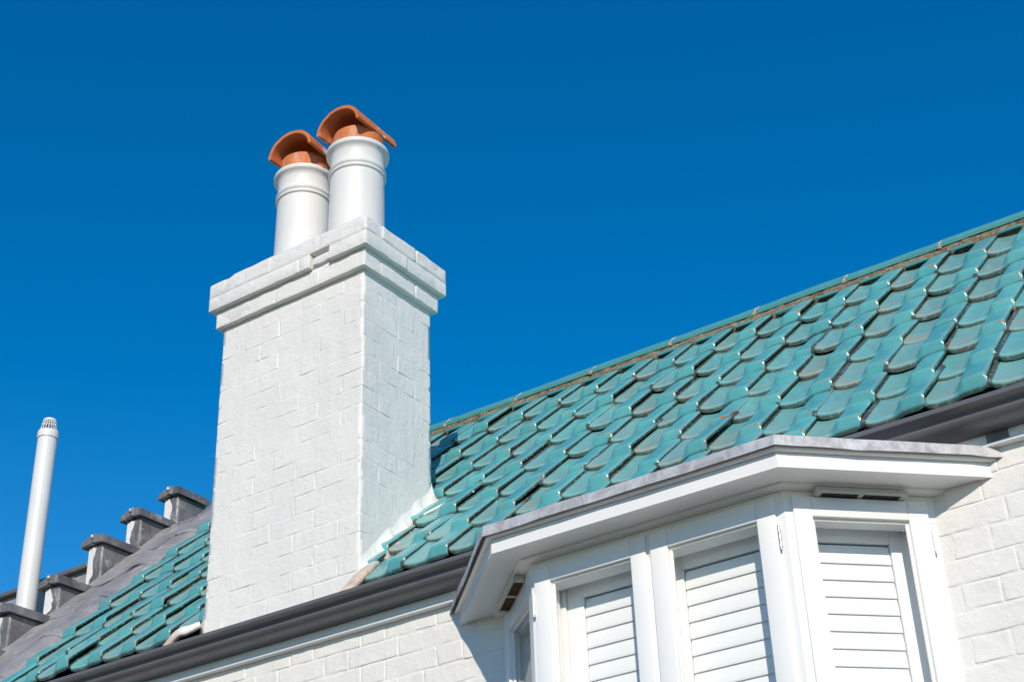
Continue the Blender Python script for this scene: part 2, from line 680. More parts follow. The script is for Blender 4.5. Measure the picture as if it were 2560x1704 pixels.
def tile_mesh(seed):
    rnd = random.Random(seed)
    V, F = [], []
    A = {'edge': [], 'stain': [], 'grime_gap_shade': []}
    o1 = Vector((seed * 5.3, seed * 2.1, .7))
    nu, nv = len(US), len(VS)
    TH = .013
    for j, v in enumerate(VS):
        for i, u in enumerate(US):
            rise = sst(.106, .150, u)
            drop = 1 - .22 * sst(.2170, .2250, u)
            left = (1 - sst(-.020, .066, u))
            # front edge line: rounded tongue under the pan, set back under the roll
            f = .010 * (1 - sst(.008, .030, u)) ** 1.7 + .007 * sst(.088, .115, u)
            f -= .003 * rise
            vv = f + v * (1 - f / TL)
            Rv = .0375 - .012 * (v / TL)                       # roll stands tallest at its foot
            nose = .10 + .90 * sst(-.002, .032, v)                # rounded-off nose of the roll
            h = .0235 * (1 - v / .30) - .004                  # laid on the tile below
            h += .0205 * left * (1 - .25 * v / TL)
            h += .0022 * math.sin(math.pi * max(0, min(1, (u - .0145) / .11)))
            crown = .003 * math.sin(math.pi * max(0, min(1, (u - .140) / .085)))
            h += (Rv * rise + crown) * drop * (nose if rise > 0 else 1)
            lip = max(0, 1 - v / .019)
            h -= .0095 * lip ** 2.3 * (1 - .5 * rise)
            p = Vector((u, vv, h))
            p.z += noise.noise(p * 16 + o1) * .0022
            p.y += noise.noise(p * 11 + o1 * 1.7) * .0030 * (1 if v < .1 else .3)
            V.append(p)
            e_roll = max(0, 1 - abs(u - .2195) / .0055) * .95
            e_nose = rise * max(0, 1 - abs(v - .026) / .016) * .80
            e_lip = max(0, 1 - v / .004) * .35
            e_top = max(0, 1 - abs(v - .285) / .02) * .62 * (1 - rise)
            A['edge'].append(max(e_roll, e_nose, e_lip, e_top))
            A['stain'].append((1 - sst(.095, .125, u)) * (.45 + .55 * (1 - sst(.02, .20, v))))
            A['grime_gap_shade'].append(max((1 - sst(0, .007, v)) * .75, sst(.268, .292, v) * .9, (1 - sst(.0150, .0185, u)) * .9, sst(.2238, .2250, u)))  # terms in u paint the shade of the gap beside the roll
    top = len(V)
    for k in range(top):
        p = V[k].copy()
        p.z -= TH if p.x < .205 else .0075
        V.append(p)
    for a in A.values():
        a += a[:top]
    for j in range(nv - 1):
        for i in range(nu - 1):
            q = [j * nu + i, j * nu + i + 1, (j + 1) * nu + i + 1, (j + 1) * nu + i]
            F.append(q)
            F.append([top + x for x in q[::-1]])
    rim = [i for i in range(nu)] + [j * nu + nu - 1 for j in range(1, nv)] + [(nv - 1) * nu + i for i in range(nu - 2, -1, -1)] + [j * nu for j in range(nv - 2, 0, -1)]
    for a, b in zip(rim, rim[1:] + rim[:1]):
        F.append([a, top + a, top + b, b])
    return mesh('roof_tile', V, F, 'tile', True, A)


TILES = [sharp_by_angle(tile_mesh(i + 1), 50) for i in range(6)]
ROWS = [1.71, 1.405, 1.10, .815, .535, .265, .045]
tr_ = random.Random(21)
SLIPPED = {(5, 1): (.020, .010, .8), (6, 2): (.006, .012, .5), (9, 4): (.010, .010, .6), (1, 2): (.004, .014, .4), (8, 5): (.005, .010, .5), (10, 3): (.004, .008, -.3), (3, 3): (.012, .012, 1.2), (7, 3): (.018, .006, -1.4), (-1, 4): (.014, .014, .8), (0, 5): (.010, .013, 1.0), (12, 2): (.01, .008, 1.2), (17, 4): (.012, .008, -1.0)}
for r_i, s in enumerate(ROWS):
    for k in range(-10, 21):
        tip = 2.15 - PIT * k
        x0 = tip - UR
        cx_, cy_ = x0 + PIT / 2, RP(0, s + .15).y
        # the shaft stands here: leave out what it swallows
        if x0 > -.86 and x0 + PIT < .02 and RP(0, s).y > -.05 and RP(0, s + TL).y < DC + .14:
            continue
        straddle = s < .1 and x0 < .03 and x0 + UR > -.88
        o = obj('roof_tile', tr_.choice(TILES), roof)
        dx, dh, rz = tr_.gauss(0, .0036), abs(tr_.gauss(0, .0040)), tr_.gauss(0, 1.0)
        sx = -.075 if straddle else 0
        if (k, r_i) in SLIPPED:
            a = SLIPPED[(k, r_i)]
            sx, dh, rz = a[0], a[1], a[2]
        o.matrix_local = (Matrix.Translation(RP(x0 + dx, s + tr_.gauss(0, .0065) - sx, .012 + dh)) @ ROOF_M @ Matrix.Rotation(R(rz), 4, 'Z')
                          @ Matrix.Rotation(R(tr_.gauss(0, 1.3)), 4, 'Y') @ Matrix.Rotation(R(tr_.gauss(0, .45)), 4, 'X'))

# --- bedding mortar, filler slips and ridge tiles
V, F = [], []
NXm = 720
for i in range(NXm + 1):
    x = X_LEFT + .30 + (X_RIGHT - X_LEFT - .30) * i / NXm
    prof = [(2.020, .004), (2.027, .020), (2.038, .036), (2.056, .048), (2.085, .054), (2.14, .045)]
    for s, h in prof:
        q = Vector((x * 16, s * 30, 1.3))
        V.append(RP(x, s + noise.noise(q * .8) * .012 + noise.noise(q * 3.1) * .007, h + noise.noise(q * 1.7 + Vector((4, 4, 4))) * .006))
for i in range(NXm):
    for j in range(5):
        F.append([i * 6 + j, (i + 1) * 6 + j, (i + 1) * 6 + j + 1, i * 6 + j + 1])
mo = obj('bedding_mortar', mesh('bedding_mortar', V, F, 'mortar'), roof)

slip = rb_mesh('filler_slip', (.098, .040, .013), 'ridge', .003, (2, 1, 1), .0008, 4)
for k in range(-10, 21):
    tip = 2.15 - PIT * k
    o = obj('filler_slip', slip, roof)
    o.matrix_local = Matrix.Translation(RP(tip + .062, 2.016 + random.uniform(-.008, .008), .036)) @ ROOF_M @ Matrix.Rotation(R(random.uniform(-3, 3)), 4, 'Z') @ Matrix.Rotation(R(-14), 4, 'X')


def ridge_mesh(L, seed):
    """angular ridge tile with a rounded crown, wings down both slopes"""
    prof = []
    for t in range(-6, 7):
        a = t / 6
        prof.append(a)
    V, F = [], []
    nx = 8
    sec = []
    for side in (-1, 1):
        pass
    # section in (y,z): crown at the origin
    pts = [(-.0735, -.0600), (-.0720, -.0565), (-.046, -.0360), (-.024, -.0158), (-.011, -.0045), (0, 0), (.011, -.0045), (.024, -.0158), (.046, -.0360), (.0720, -.0565), (.0735, -.0600)]
    inn = [(y * .93, z - .014) for y, z in pts]
    ring = pts + inn[::-1]
    n = len(ring)
    for i in range(nx + 1):
        x = -L / 2 + L * i / nx
        for y, z in ring:
            d = noise.noise(Vector((x * 9 + seed * 3, y * 20, z * 20))) * .0018
            V.append((x, y, z + d))
    for i in range(nx):
        for j in range(n):
            k = (j + 1) % n
            F.append([i * n + j, i * n + k, (i + 1) * n + k, (i + 1) * n + j])
    F.append(list(range(n)))
    F.append([nx * n + j for j in range(n)][::-1])
    return fix(mesh('ridge_tile', V, F, 'ridge'))


RJ = 2.112
RLEN = .452
crown = RP(0, 2.16, .0575)
rms = [sharp_by_angle(ridge_mesh(RLEN - .012, i), 40) for i in range(3)]
V_, F_ = lathe([(0, 0)], 3)
for k in range(-5, 9):
    xr = RJ - RLEN * k
    o = obj('ridge_tile', rms[k % 3], roof)
    o.location = (xr - RLEN / 2, crown.y, crown.z + random.uniform(-.002, .002))
    o.rotation_euler = (0, random.gauss(0, .0025), random.gauss(0, .002))
    # pointing between neighbouring ridge tiles
    mbp = MB()
    seg = [(-.0765, -.0700), (-.048, -.0375), (-.024, -.0140), (0, .0030), (.024, -.0140), (.048, -.0375)]
    for a, b in zip(seg, seg[1:]):
        mbp.add([(-.010, a[0], a[1]), (.011, a[0], a[1]), (.009, b[0], b[1]), (-.011, b[0], b[1])], [[0, 1, 2, 3]])
    mbp.add([(-.010, -.0765, -.0700), (.011, -.0765, -.0700), (.010, -.0720, -.080), (-.010, -.0720, -.080)], [[3, 2, 1, 0]])
    po = mbp.obj('ridge_pointing', 'pointing', roof)
    po.location = (xr, crown.y, crown.z)

# ------------------------------------------------------------------ gutter, eaves board and ledge


def extrude_x(name, prof, x0, x1, mat, parent, nx=1, wob=0, closed=True, deg=30):
    V, F = [], []
    n = len(prof)
    for i in range(nx + 1):
        x = x0 + (x1 - x0) * i / nx
        for y, z in prof:
            V.append((x, y + wob * noise.noise(Vector((x * 1.3, 2.2, 0))), z + wob * noise.noise(Vector((x * 1.1, 7.7, 3)))))
    m_ = n if closed else n - 1
    for i in range(nx):
        for j in range(m_):
            k = (j + 1) % n
            F.append([i * n + j, i * n + k, (i + 1) * n + k, (i + 1) * n + j])
    if closed:
        F.append(list(range(n))[::-1])
        F.append([nx * n + j for j in range(n)])
    me = fix(mesh(name, V, F, mat))
    return obj(name, sharp_by_angle(me, deg), parent)


gp_out = [(-.1435, -1.4437), (-.148, -1.4442), (-.1500, -1.4465), (-.1500, -1.4590), (-.1485, -1.4612), (-.1440, -1.4625),
          (-.1335, -1.4640), (-.1245, -1.4690), (-.1190, -1.4760), (-.1165, -1.4830), (-.1160, -1.4862),
          (-.1172, -1.4880), (-.1160, -1.4925), (-.1120, -1.4985), (-.1050, -1.5045), (-.0950, -1.5098), (-.082, -1.5135), (-.068, -1.5155), (-.045, -1.5165), (-.022, -1.5165)]
gp_in = [(-.022, -1.458), (-.0245, -1.458), (-.0245, -1.5135), (-.068, -1.5125), (-.092, -1.507), (-.108, -1.498), (-.1125, -1.487), (-.113, -1.478), (-.121, -1.467), (-.1435, -1.459)]
gut = extrude_x('gutter', gp_out + gp_in, -2.86, 4.50, 'gutter', house, 46, .0012)
box_obj('eaves_board', (-2.70, -.0215, -1.550), (4.44, .004, -1.4585), 'joinery', house, .002)
extrude_x('eaves_ledge', [(.004, -1.546), (-.0265, -1.5475), (-.0300, -1.5500), (-.0300, -1.5570), (-.0275, -1.5595), (.004, -1.5595)], -2.70, 4.44, 'joinery', house, 24, .0008)

# ------------------------------------------------------------------ chimney
chim = thing('chimney', 'tall white painted brick chimney with stepped corbel cap on the roof', 'chimney', loc=(0, 0, 0))


def shaft_core():
    """rough painted backing of the shaft, four faces"""
    V, F = [], []
    z0, z1 = -1.60, H1 + .02
    nz = int((z1 - z0) / .02)
    per = []
    i_ = .0015
    x0, x1, y0, y1 = -WC + i_, -i_, i_, DC - i_
    for a, b, nrm in (((x0, y0), (x1, y0), (0, -1)), ((x1, y0), (x1, y1), (1, 0)), ((x1, y1), (x0, y1), (0, 1)), ((x0, y1), (x0, y0), (-1, 0))):
        n = int(math.hypot(b[0] - a[0], b[1] - a[1]) / .02)
        for t in range(n):
            per.append((a[0] + (b[0] - a[0]) * t / n, a[1] + (b[1] - a[1]) * t / n, nrm))
    n = len(per)
    for k in range(nz + 1):
        z = z0 + (z1 - z0) * k / nz
        for x, y, nr in per:
            d = noise.noise(Vector((x * 5, y * 5, z * 5))) * .0015 + noise.noise(Vector((x * 21, y * 21, z * 21))) * .0011
            d -= .006 * max(0, noise.noise(Vector((x * 9, y * 9, z * 14 + 5))) - .34)
            if nr[0] > 0:        # smooth render low on the right side, where the fillet was trowelled up
                d += .0040 * (1 - sst(-.02, .34, z - (y - 1.42)))
            V.append((x + nr[0] * d, y + nr[1] * d, z))
    for k in range(nz):
        for i in range(n):
            j = (i + 1) % n
            F.append([k * n + i, k * n + j, (k + 1) * n + j, (k + 1) * n + i])
    return mesh('shaft', V, F, 'paint')


shaft = obj('shaft', shaft_core(), chim)
BW = .112
HB = SC - .0035
variants = {}


def brick_at(parent, lo, hi, r=.0034, amp=.0021, jit=.0007, nvar=6, tilt=.009):
    """a rounded, slightly uneven brick filling lo..hi less a joint; meshes are shared by size"""
    d = [round(b - a - .0024, 4) for a, b in zip(lo, hi)]
    key = tuple(d) + (r, amp)
    if key not in variants:
        n = tuple(max(1, int(x / .036)) for x in d)
        variants[key] = [rb_mesh('brick', d, 'paint', r, n, amp, 31 * i + len(variants)) for i in range(nvar)]
    o = obj('brick', random.choice(variants[key]), parent)
    c = [(a + b) / 2 for a, b in zip(lo, hi)]
    o.location = (c[0] + random.uniform(-jit, jit), c[1] + random.uniform(-jit, jit), c[2] + random.uniform(-jit, jit) * .6)
    o.rotation_euler = (random.uniform(-tilt, tilt), random.uniform(-tilt, tilt) * .5, random.uniform(-tilt, tilt))
    return o


def ring_course(parent, x0, x1, y0, y1, z0, z1, flip, jit=.0007, skip=None, **kw):
    """running bond course seen from the front and the right side (all corners real bricks)"""
    W, D = x1 - x0, y1 - y0
    nS = 3
    L = (W - BW) / nS
    if flip:        # header end of the left return, stretchers reach the right corner
        xs = [x0, x0 + BW] + [x0 + BW + L * (i + 1) for i in range(nS)]
        fr = list(zip(xs, xs[1:]))
        brick_at(parent, (x0, y0, z0), (x0 + BW, y0 + L, z1), jit=jit, **kw)
        for a, b in fr[1:]:
            if skip and skip(a, b):
                continue
            brick_at(parent, (a, y0, z0), (b, y0 + BW, z1), jit=jit, **kw)
        ys = [y0 + BW]
        rem = D - BW
        n2 = 2 if rem > .30 else 1
        ys += [y0 + BW + BR] if n2 == 2 else []
        ys += [y1]
        for a, b in zip(ys, ys[1:]):
            brick_at(parent, (x1 - BW, a, z0), (x1, b, z1), jit=jit, **kw)
    else:           # stretchers from the left corner, header end of the right return
        xs = [x0 + L * i for i in range(nS + 1)]
        for a, b in zip(xs, xs[1:]):
            if skip and skip(a, b):
                continue
            brick_at(parent, (a, y0, z0), (b, y0 + BW, z1), jit=jit, **kw)
        ym = y0 + D / 2
        brick_at(parent, (x1 - BW, y0, z0), (x1, ym, z1), jit=jit, **kw)
        brick_at(parent, (x1 - BW, ym, z0), (x1, y1, z1), jit=jit, **kw)


for k in range(19):
    z1 = H1 - SC * k
    ring_course(shaft, -WC, 0, 0, DC, z1 - SC, z1, k % 2 == 1)

# corbelled cap: one course, then two wider ones
cap_core = MB()
cap_core.box((-WC - E1 + .0022, -E1 + .0022, H1 + .002), (E1 - .0022, DC + E1 - .0022, H2 + .0015), .002)
hm = (H2 + H3) / 2 - .002
Lb = (WC + 2 * E2 - BW) / 3
xa = -WC - E2 + Lb * 2
c_ = .0022
cap_core.box((-WC - E2 + c_, -E2 + c_, H2 + .002), (xa + .062, DC + E2 - c_, hm), .002)
cap_core.box((xa + .178, -E2 + c_, H2 + .002), (E2 - c_, DC + E2 - c_, hm), .002)
cap_core.box((xa + .0625, -E2 + .034, H2 + .003), (xa + .1775, DC, hm), .002)
cap_core.box((-WC - E2 + c_, -E2 + c_, hm + .0005), (E2 - c_, DC + E2 - c_, H3 - .006), .002)
cap = cap_core.obj('corbel_cap', 'paint', chim)
ring_course(cap, -WC - E1, E1, -E1, DC + E1, H1, H2, True, .0014, r=.0055, amp=.0030)
hit = lambda a, b: a < -.29 < b
ring_course(cap, -WC - E2, E2, -E2, DC + E2, H2, hm, False, .0016, skip=hit, r=.0060, amp=.0034)
ring_course(cap, -WC - E2, E2, -E2, DC + E2, hm, H3, True, .0022, r=.0075, amp=.0040)
# the broken brick in the front of the cap
brick_at(cap, (xa, -E2, H2), (xa + .065, -E2 + BW, hm))
o = brick_at(cap, (xa + .066, -E2 + .016, H2 + .012), (xa + .172, -E2 + BW, hm - .016), amp=.005, r=.006)
brick_at(cap, (xa + .175, -E2, H2), (xa + Lb, -E2 + BW, hm))
# weathered cement flaunching on top
V, F = [], []
nx, ny = 40, 22
for j in range(ny + 1):
    for i in range(nx + 1):
        u, v = i / nx, j / ny
        x, y = -.815 + u * .862, -.050 + v * .455
        e = min(u, 1 - u, v, 1 - v)
        ed = min(1, e / .045)
        q = Vector((x * 14, y * 14, 2))
        z = H3 - .004 + .030 * sst(0, 1, ed) + .03 * sst(.1, .5, e) + noise.noise(q) * .005
        if e < .001:
            z = H3 - .012
        V.append((x + noise.noise(q * .7 + Vector((9, 0, 0))) * .010 * (1 - ed), y + noise.noise(q * .7 + Vector((0, 9, 0))) * .006 * (1 - ed), z))
for j in range(ny):
    for i in range(nx):
        a = j * (nx + 1) + i
        F.append([a, a + 1, a + nx + 2, a + nx + 1])
obj('flaunching', mesh('flaunching', V, F, 'paint'), chim)

# rendered fillets that seal the shaft against the tiles


def fillet(side, y0, y1, hw, hh, seed):
    """coved strip of render: steep against the shaft, thin and ragged where it laps the tiles"""
    V, F, B = [], [], []
    ns, nc = 60, 10
    xs = 0 if side > 0 else -WC
    for i in range(ns + 1):
        t = i / ns
        y = y0 + (y1 - y0) * t
        s = (y - G0.y) / CS
        zr = G0.z + (y - G0.y)
        wid = hw * (1.0 + .35 * noise.noise(Vector((s * 8, seed, 1))) + .30 * noise.noise(Vector((s * 24, seed, 5))))
        wid *= .70 + .60 * (((s - .05) / .285) % 1.0)
        for j in range(nc + 1):
            w = j / nc
            q = Vector((s * 9 + seed, w * 3, seed))
            x = xs + side * (-.003 + wid * w)
            hv = .058 + hh * (1 - w) ** 2.4 + .004 * noise.noise(q * 1.5) + .010 * noise.noise(Vector((s * 13, seed, 2)))
            if j == nc:
                hv -= .030
            V.append(Vector((x, y, zr + hv)))
            B.append(w ** 1.5)
    for i in range(ns):
        for j in range(nc):
            a = i * (nc + 1) + j
            F.append([a, a + 1, a + nc + 2, a + nc + 1])
    # close the lower end down to the tiles
    b0 = len(V)
    for j in range(nc + 1):
        V.append(V[j] - Vector((0, 0, .10)))
        B.append(.6)
    for j in range(nc):
        F.append([b0 + j, b0 + j + 1, j + 1, j])
    return obj('mortar_fillet', mesh('mortar_fillet', V, F, 'fillet', True, {'bare': B}), chim)


fillet(1, .002, DC + .004, .044, .085, 3.0)
fillet(-1, .004, DC + .004, .040, .060, 8.0)


def ribbon(name, pts, wid, th, seed, bare):
    """lumpy flattened strip of mortar through pts (beside the shaft, over the eaves)"""
    V, F, B = [], [], []
    n = 12
    P = [Vector(p) for p in pts]
    seg = []
    for i in range(len(P) - 1):
        for t in range(6):
            a = P[max(0, i - 1)]
            b, c = P[i], P[i + 1]
            d = P[min(len(P) - 1, i + 2)]
            u = t / 6
            seg.append(.5 * ((2 * b) + (c - a) * u + (2 * a - 5 * b + 4 * c - d) * u * u + (3 * b - a - 3 * c + d) * u ** 3))
    seg.append(P[-1])
    m_ = len(seg)
    for i, p in enumerate(seg):
        d = (seg[min(m_ - 1, i + 1)] - seg[max(0, i - 1)]).normalized()
        side = d.cross(NRM).normalized()
        nn = side.cross(d).normalized()
        t = i / (m_ - 1)
        k = .55 + .45 * math.sin(math.pi * min(1, .15 + t * .8))
        for a in range(n):
            g = 2 * math.pi * a / n
            q = Vector((p.x * 22 + a * .3, p.z * 22, seed))
            rr = 1 + .22 * noise.noise(q)
            V.append(p + side * math.cos(g) * wid * k * rr + nn * math.sin(g) * th * k * rr)
            B.append(bare[0] + (bare[1] - bare[0]) * t)
    for i in range(m_ - 1):
        for a in range(n):
            b = (a + 1) % n
            F.append([i * n + a, i * n + b, (i + 1) * n + b, (i + 1) * n + a])
    F.append(list(range(n))[::-1])
    F.append([(m_ - 1) * n + a for a in range(n)])
    return obj(name, fix(mesh(name, V, F, 'fillet', True, {'bare': B})), chim)


ribbon('mortar_lump', [(.030, .06, -1.268), (.036, .0, -1.320), (.034, -.045, -1.365), (.020, -.085, -1.415), (.000, -.11, -1.46)], .034, .020, 2.0, (.45, 1.0))
ribbon('mortar_lump', [(-.845, -.02, -1.335), (-.885, -.045, -1.355), (-.925, -.055, -1.362), (-.965, -.060, -1.385), (-.995, -.070, -1.425), (-1.02, -.08, -1.46)], .032, .018, 6.0, (.0, .9))
ribbon('mortar_smear', [(.050, .352, -.962), (.085, .372, -.942), (.13, .39, -.924), (.196, .414, -.900), (.262, .425, -.890)], .010, .005, 9.0, (.15, .2))


# ------------------------------------------------------------------ chimney pots
def pot(xc, label, rot, seed):
    t = thing('chimney_pot', label, 'chimney pot', 'chimney pots on the white chimney', (xc, .237, H3 + .02))
    prof = [(.138, -.03), (.137, .02), (.1345, .15), (.131, .38), (.1295, .462), (.1350, .464), (.1390, .473), (.1350, .482), (.1295, .486),
            (.1350, .490), (.1390, .499), (.1350, .508), (.1295, .512), (.1295, .54), (.131, .572), (.138, .588), (.149, .5955), (.1525, .5985), (.1530, .612), (.1505, .6205),
            (.142, .6215), (.125, .6215), (.118, .60), (.118, .3)]
    b = obj('pot_body', sharp_by_angle(mesh('pot_body', *lathe(prof, 64), 'pot'), 60), t)
    # terracotta liner
    pr = [(.122, .60), (.124, .63), (.1235, .70), (.120, .712), (.112, .714), (.105, .70), (.105, .55)]
    V, F = lathe(pr, 56)
    obj('clay_liner', mesh('clay_liner', V, F, 'terracotta', True, {'lime': [.25] * len(V)}), t)
    # half-round hood tile, open at both ends, axis running front to back
    V, F, B = [], [], []
    n, ny = 22, 10
    Ro, Ri, L = .127, .110, .305
    for j in range(ny + 1):
        y = -L / 2 + L * j / ny
        tp = 1.04 - .08 * j / ny
        for ring, rad in ((0, Ro), (1, Ri)):
            for i in range(n + 1):
                a = math.pi * i / n
                q = Vector((i * .5 + seed, j * .7, ring))
                rr = rad * tp * (1 + .010 * noise.noise(q))
                jag = .004 * noise.noise(Vector((i * .9, seed, 3 if j else 9))) if j in (0, ny) else 0
                V.append((rr * math.cos(a), y + jag, .86 * rr * math.sin(a)))
                B.append(1.0 if (i < 3 and ring == 0 and j > 3) else (.5 if i > n - 2 else 0.0))
    w = n + 1
    for j in range(ny):
        for i in range(n):
            o_ = j * 2 * w
            p_ = (j + 1) * 2 * w
            F.append([o_ + i, o_ + i + 1, p_ + i + 1, p_ + i])
            F.append([o_ + w + i, p_ + w + i, p_ + w + i + 1, o_ + w + i + 1])
        for i in (0, n):
            F.append([o_ + i, p_ + i, p_ + w + i, o_ + w + i])
    for j in (0, ny):
        o_ = j * 2 * w
        for i in range(n):
            F.append([o_ + i, o_ + w + i, o_ + w + i + 1, o_ + i + 1])
    hood = obj('hood_tile', sharp_by_angle(fix(mesh('hood_tile', V, F, 'terracotta', True, {'lime': B})), 40), t)
    hood.location = (.0 if seed < 4 else .026, -.005, .700)
    hood.rotation_euler = rot
    return t


pot(-.253, 'nearer white chimney pot, right of the pair, with a terracotta half-round hood', (R(1.5), 0, R(1)), 2.0)
pot(-.597, 'farther white chimney pot, left of the pair, with a terracotta half-round hood', (R(2.0), R(-1), R(4)), 6.0)

# ------------------------------------------------------------------ bay window
bay = thing('bay_window', 'white timber bay window with cornice and grey lead top', 'bay window', loc=(0, 0, 0))
BP = [Vector((.4890, 0)), Vector((.9856, -.488)), Vector((2.0315, -.488)), Vector((2.5110, 0))]


def off_poly(o):
    """plan line of the bay, moved inwards by o, ends on y = .004"""
    D = [(b - a).normalized() for a, b in zip(BP, BP[1:])]
    N = [Vector((-d.y, d.x)) for d in D]          # inward (towards the house)
    P = [p + n * o for p, n in zip(BP, N)]
    out = []

    def cross2(a, b):
        return a.x * b.y - a.y * b.x
    t = (.004 - P[0].y) / D[0].y
    out.append(P[0] + D[0] * t)
    for i in (0, 1):
        a, da, b, db = P[i], D[i], P[i + 1], D[i + 1]
        t = cross2(b - a, db) / cross2(da, db)
        out.append(a + da * t)
    t = (.004 - P[2].y) / D[2].y
    out.append(P[2] + D[2] * t)
    return out


def sweep(name, prof, mat, parent, nseg=1, wob=None, deg=30, closed=True):
    """profile [(offset inwards, z)] swept round the bay with mitred corners"""
    V, F = [], []
    n = len(prof)
    lines = [off_poly(o) for o, z in prof]
    st = []
    for s in range(3):
        for t in range(nseg):
            st.append((s, t / nseg))
    st.append((2, 1.0))
    for (s, t) in st:
        for j, (o, z) in enumerate(prof):
            p = lines[j][s].lerp(lines[j][s + 1], t)
            v = Vector((p.x, p.y, z))
            if wob:
                v += wob(v, j)
            V.append(v)
    m_ = n if closed else n - 1
    for i in range(len(st) - 1):
        for j in range(m_):
            k = (j + 1) % n
            F.append([i * n + j, i * n + k, (i + 1) * n + k, (i + 1) * n + j])
    if closed:
        F.append(list(range(n)))
        F.append([(len(st) - 1) * n + j for j in range(n)][::-1])
    me = fix(mesh(name, V, F, mat))
    return obj(name, sharp_by_angle(me, deg), parent)


ZB, ZT = -1.6487, -1.6016
# fascia board, moulding over it, soffit, bed mould
sweep('fascia', [(0, ZB), (0, ZT), (.022, ZT), (.022, ZB)], 'joinery', bay)
sweep('cornice_moulding', [(-.006, ZT + .0015), (-.0125, ZT + .003), (-.0165, ZT + .007), (-.0170, ZT + .014), (-.012, ZT + .0185), (-.004, ZT + .021), (.004, ZT + .026), (.004, ZT + .040), (.03, ZT + .040), (.03, ZT + .0015)], 'joinery', bay)
sweep('soffit', [(.0225, ZB + .004), (.0225, ZB + .016), (.40, ZB + .016), (.40, ZB + .004)], 'joinery', bay)
sweep('bed_moulding', [(.104, ZB + .0035), (.108, ZB - .002), (.117, ZB - .006), (.129, ZB - .009), (.150, ZB - .009), (.150, ZB + .0035)], 'joinery', bay)


def lead_w(v, j):
    k = .0035 if j in (2, 3, 4, 5) else .001
    q = Vector((v.x * 6, v.y * 6, 1.0))
    a = noise.noise(q) * k
    b = noise.noise(q * 2.3 + Vector((5, 5, 5))) * (.0045 if j in (3, 4) else .001)
    return Vector((a * .6, a, b))


# lead roof dressed down over the edge
sweep('lead_top', [(.44, -1.530), (.06, -1.5500), (-.026, -1.5560), (-.0315, -1.5930), (-.0295, -1.5935), (-.0235, -1.5620), (.06, -1.5545), (.44, -1.5345)], 'lead_edge', bay, 14, lead_w, 45)
V = [Vector((p.x, p.y, -1.552)) for p in off_poly(.05)]
F = [[0, 1, 2, 3]]
obj('lead_roof', mesh('lead_roof', V, F, 'lead', False), bay)
# dark lead soaker tucked under the gutter at the right-hand end
b = MB()
b.box((2.522, -.0245, -1.5475), (2.592, -.0220, -1.5185), .001)
b.obj('lead_soaker', 'lead', bay)

# frame: head, corner posts, mullion, jambs (faces 12 mm behind the casements)
FO = .130
PF = FO + .012
sweep('frame_head', [(PF, ZB - .0095), (PF, -1.745), (PF + .07, -1.745), (PF + .07, ZB - .0095)], 'joinery', bay)
pl = off_poly(FO)
pl2 = off_poly(PF)
pl3 = off_poly(PF + .075)
ZS = -2.90                                     # sill level


class Panel:
    """local frame on one face of the bay: u along it, w outwards, z up"""

    def __init__(s, a, b):
        d = (b - a).normalized()
        s.a, s.d, s.L = a, d, (b - a).length
        nrm = Vector((d.y, -d.x))
        s.m = Matrix(((d.x, -nrm.x, 0, a.x), (d.y, -nrm.y, 0, a.y), (0, 0, 1, 0), (0, 0, 0, 1)))  # local +y is inwards


PL = Panel(pl[0], pl[1])
PFR = Panel(pl[1], pl[2])
PR = Panel(pl[2], pl[3])


def post(name, plan, z0, z1, parent):
    n = len(plan)
    V = [(x, y, z0) for x, y in plan] + [(x, y, z1) for x, y in plan]
    F = [[i, (i + 1) % n, n + (i + 1) % n, n + i] for i in range(n)] + [list(range(n))[::-1], list(range(n, 2 * n))]
    me = fix(mesh(name, V, F, 'joinery', False))
    return obj(name, me, parent)


def corner_post(i, wa, wb_):
    A, B, C = pl2[i - 1], pl2[i], pl2[i + 1]
    A3, B3, C3 = pl3[i - 1], pl3[i], pl3[i + 1]
    da, dc = (A - B).normalized(), (C - B).normalized()
    plan = [B + da * wa, B, B + dc * wb_, B3 + dc * (wb_ - .02), B3, B3 + da * (wa - .02)]
    return post('corner_post', [(p.x, p.y) for p in plan], ZS, -1.7455, bay)


corner_post(1, .055, .050)
corner_post(2, .050, .050)
for P, u0, u1, nm in ((PFR, .430, .490, 'mullion'), (PR, PR.L - .060, PR.L + .0, 'jamb'), (PL, 0, .06, 'jamb')):
    b = MB()
    b.box((u0, .0125, ZS), (u1, .085, -1.7457), .002, P.m)
    b.obj(nm, 'joinery', bay)


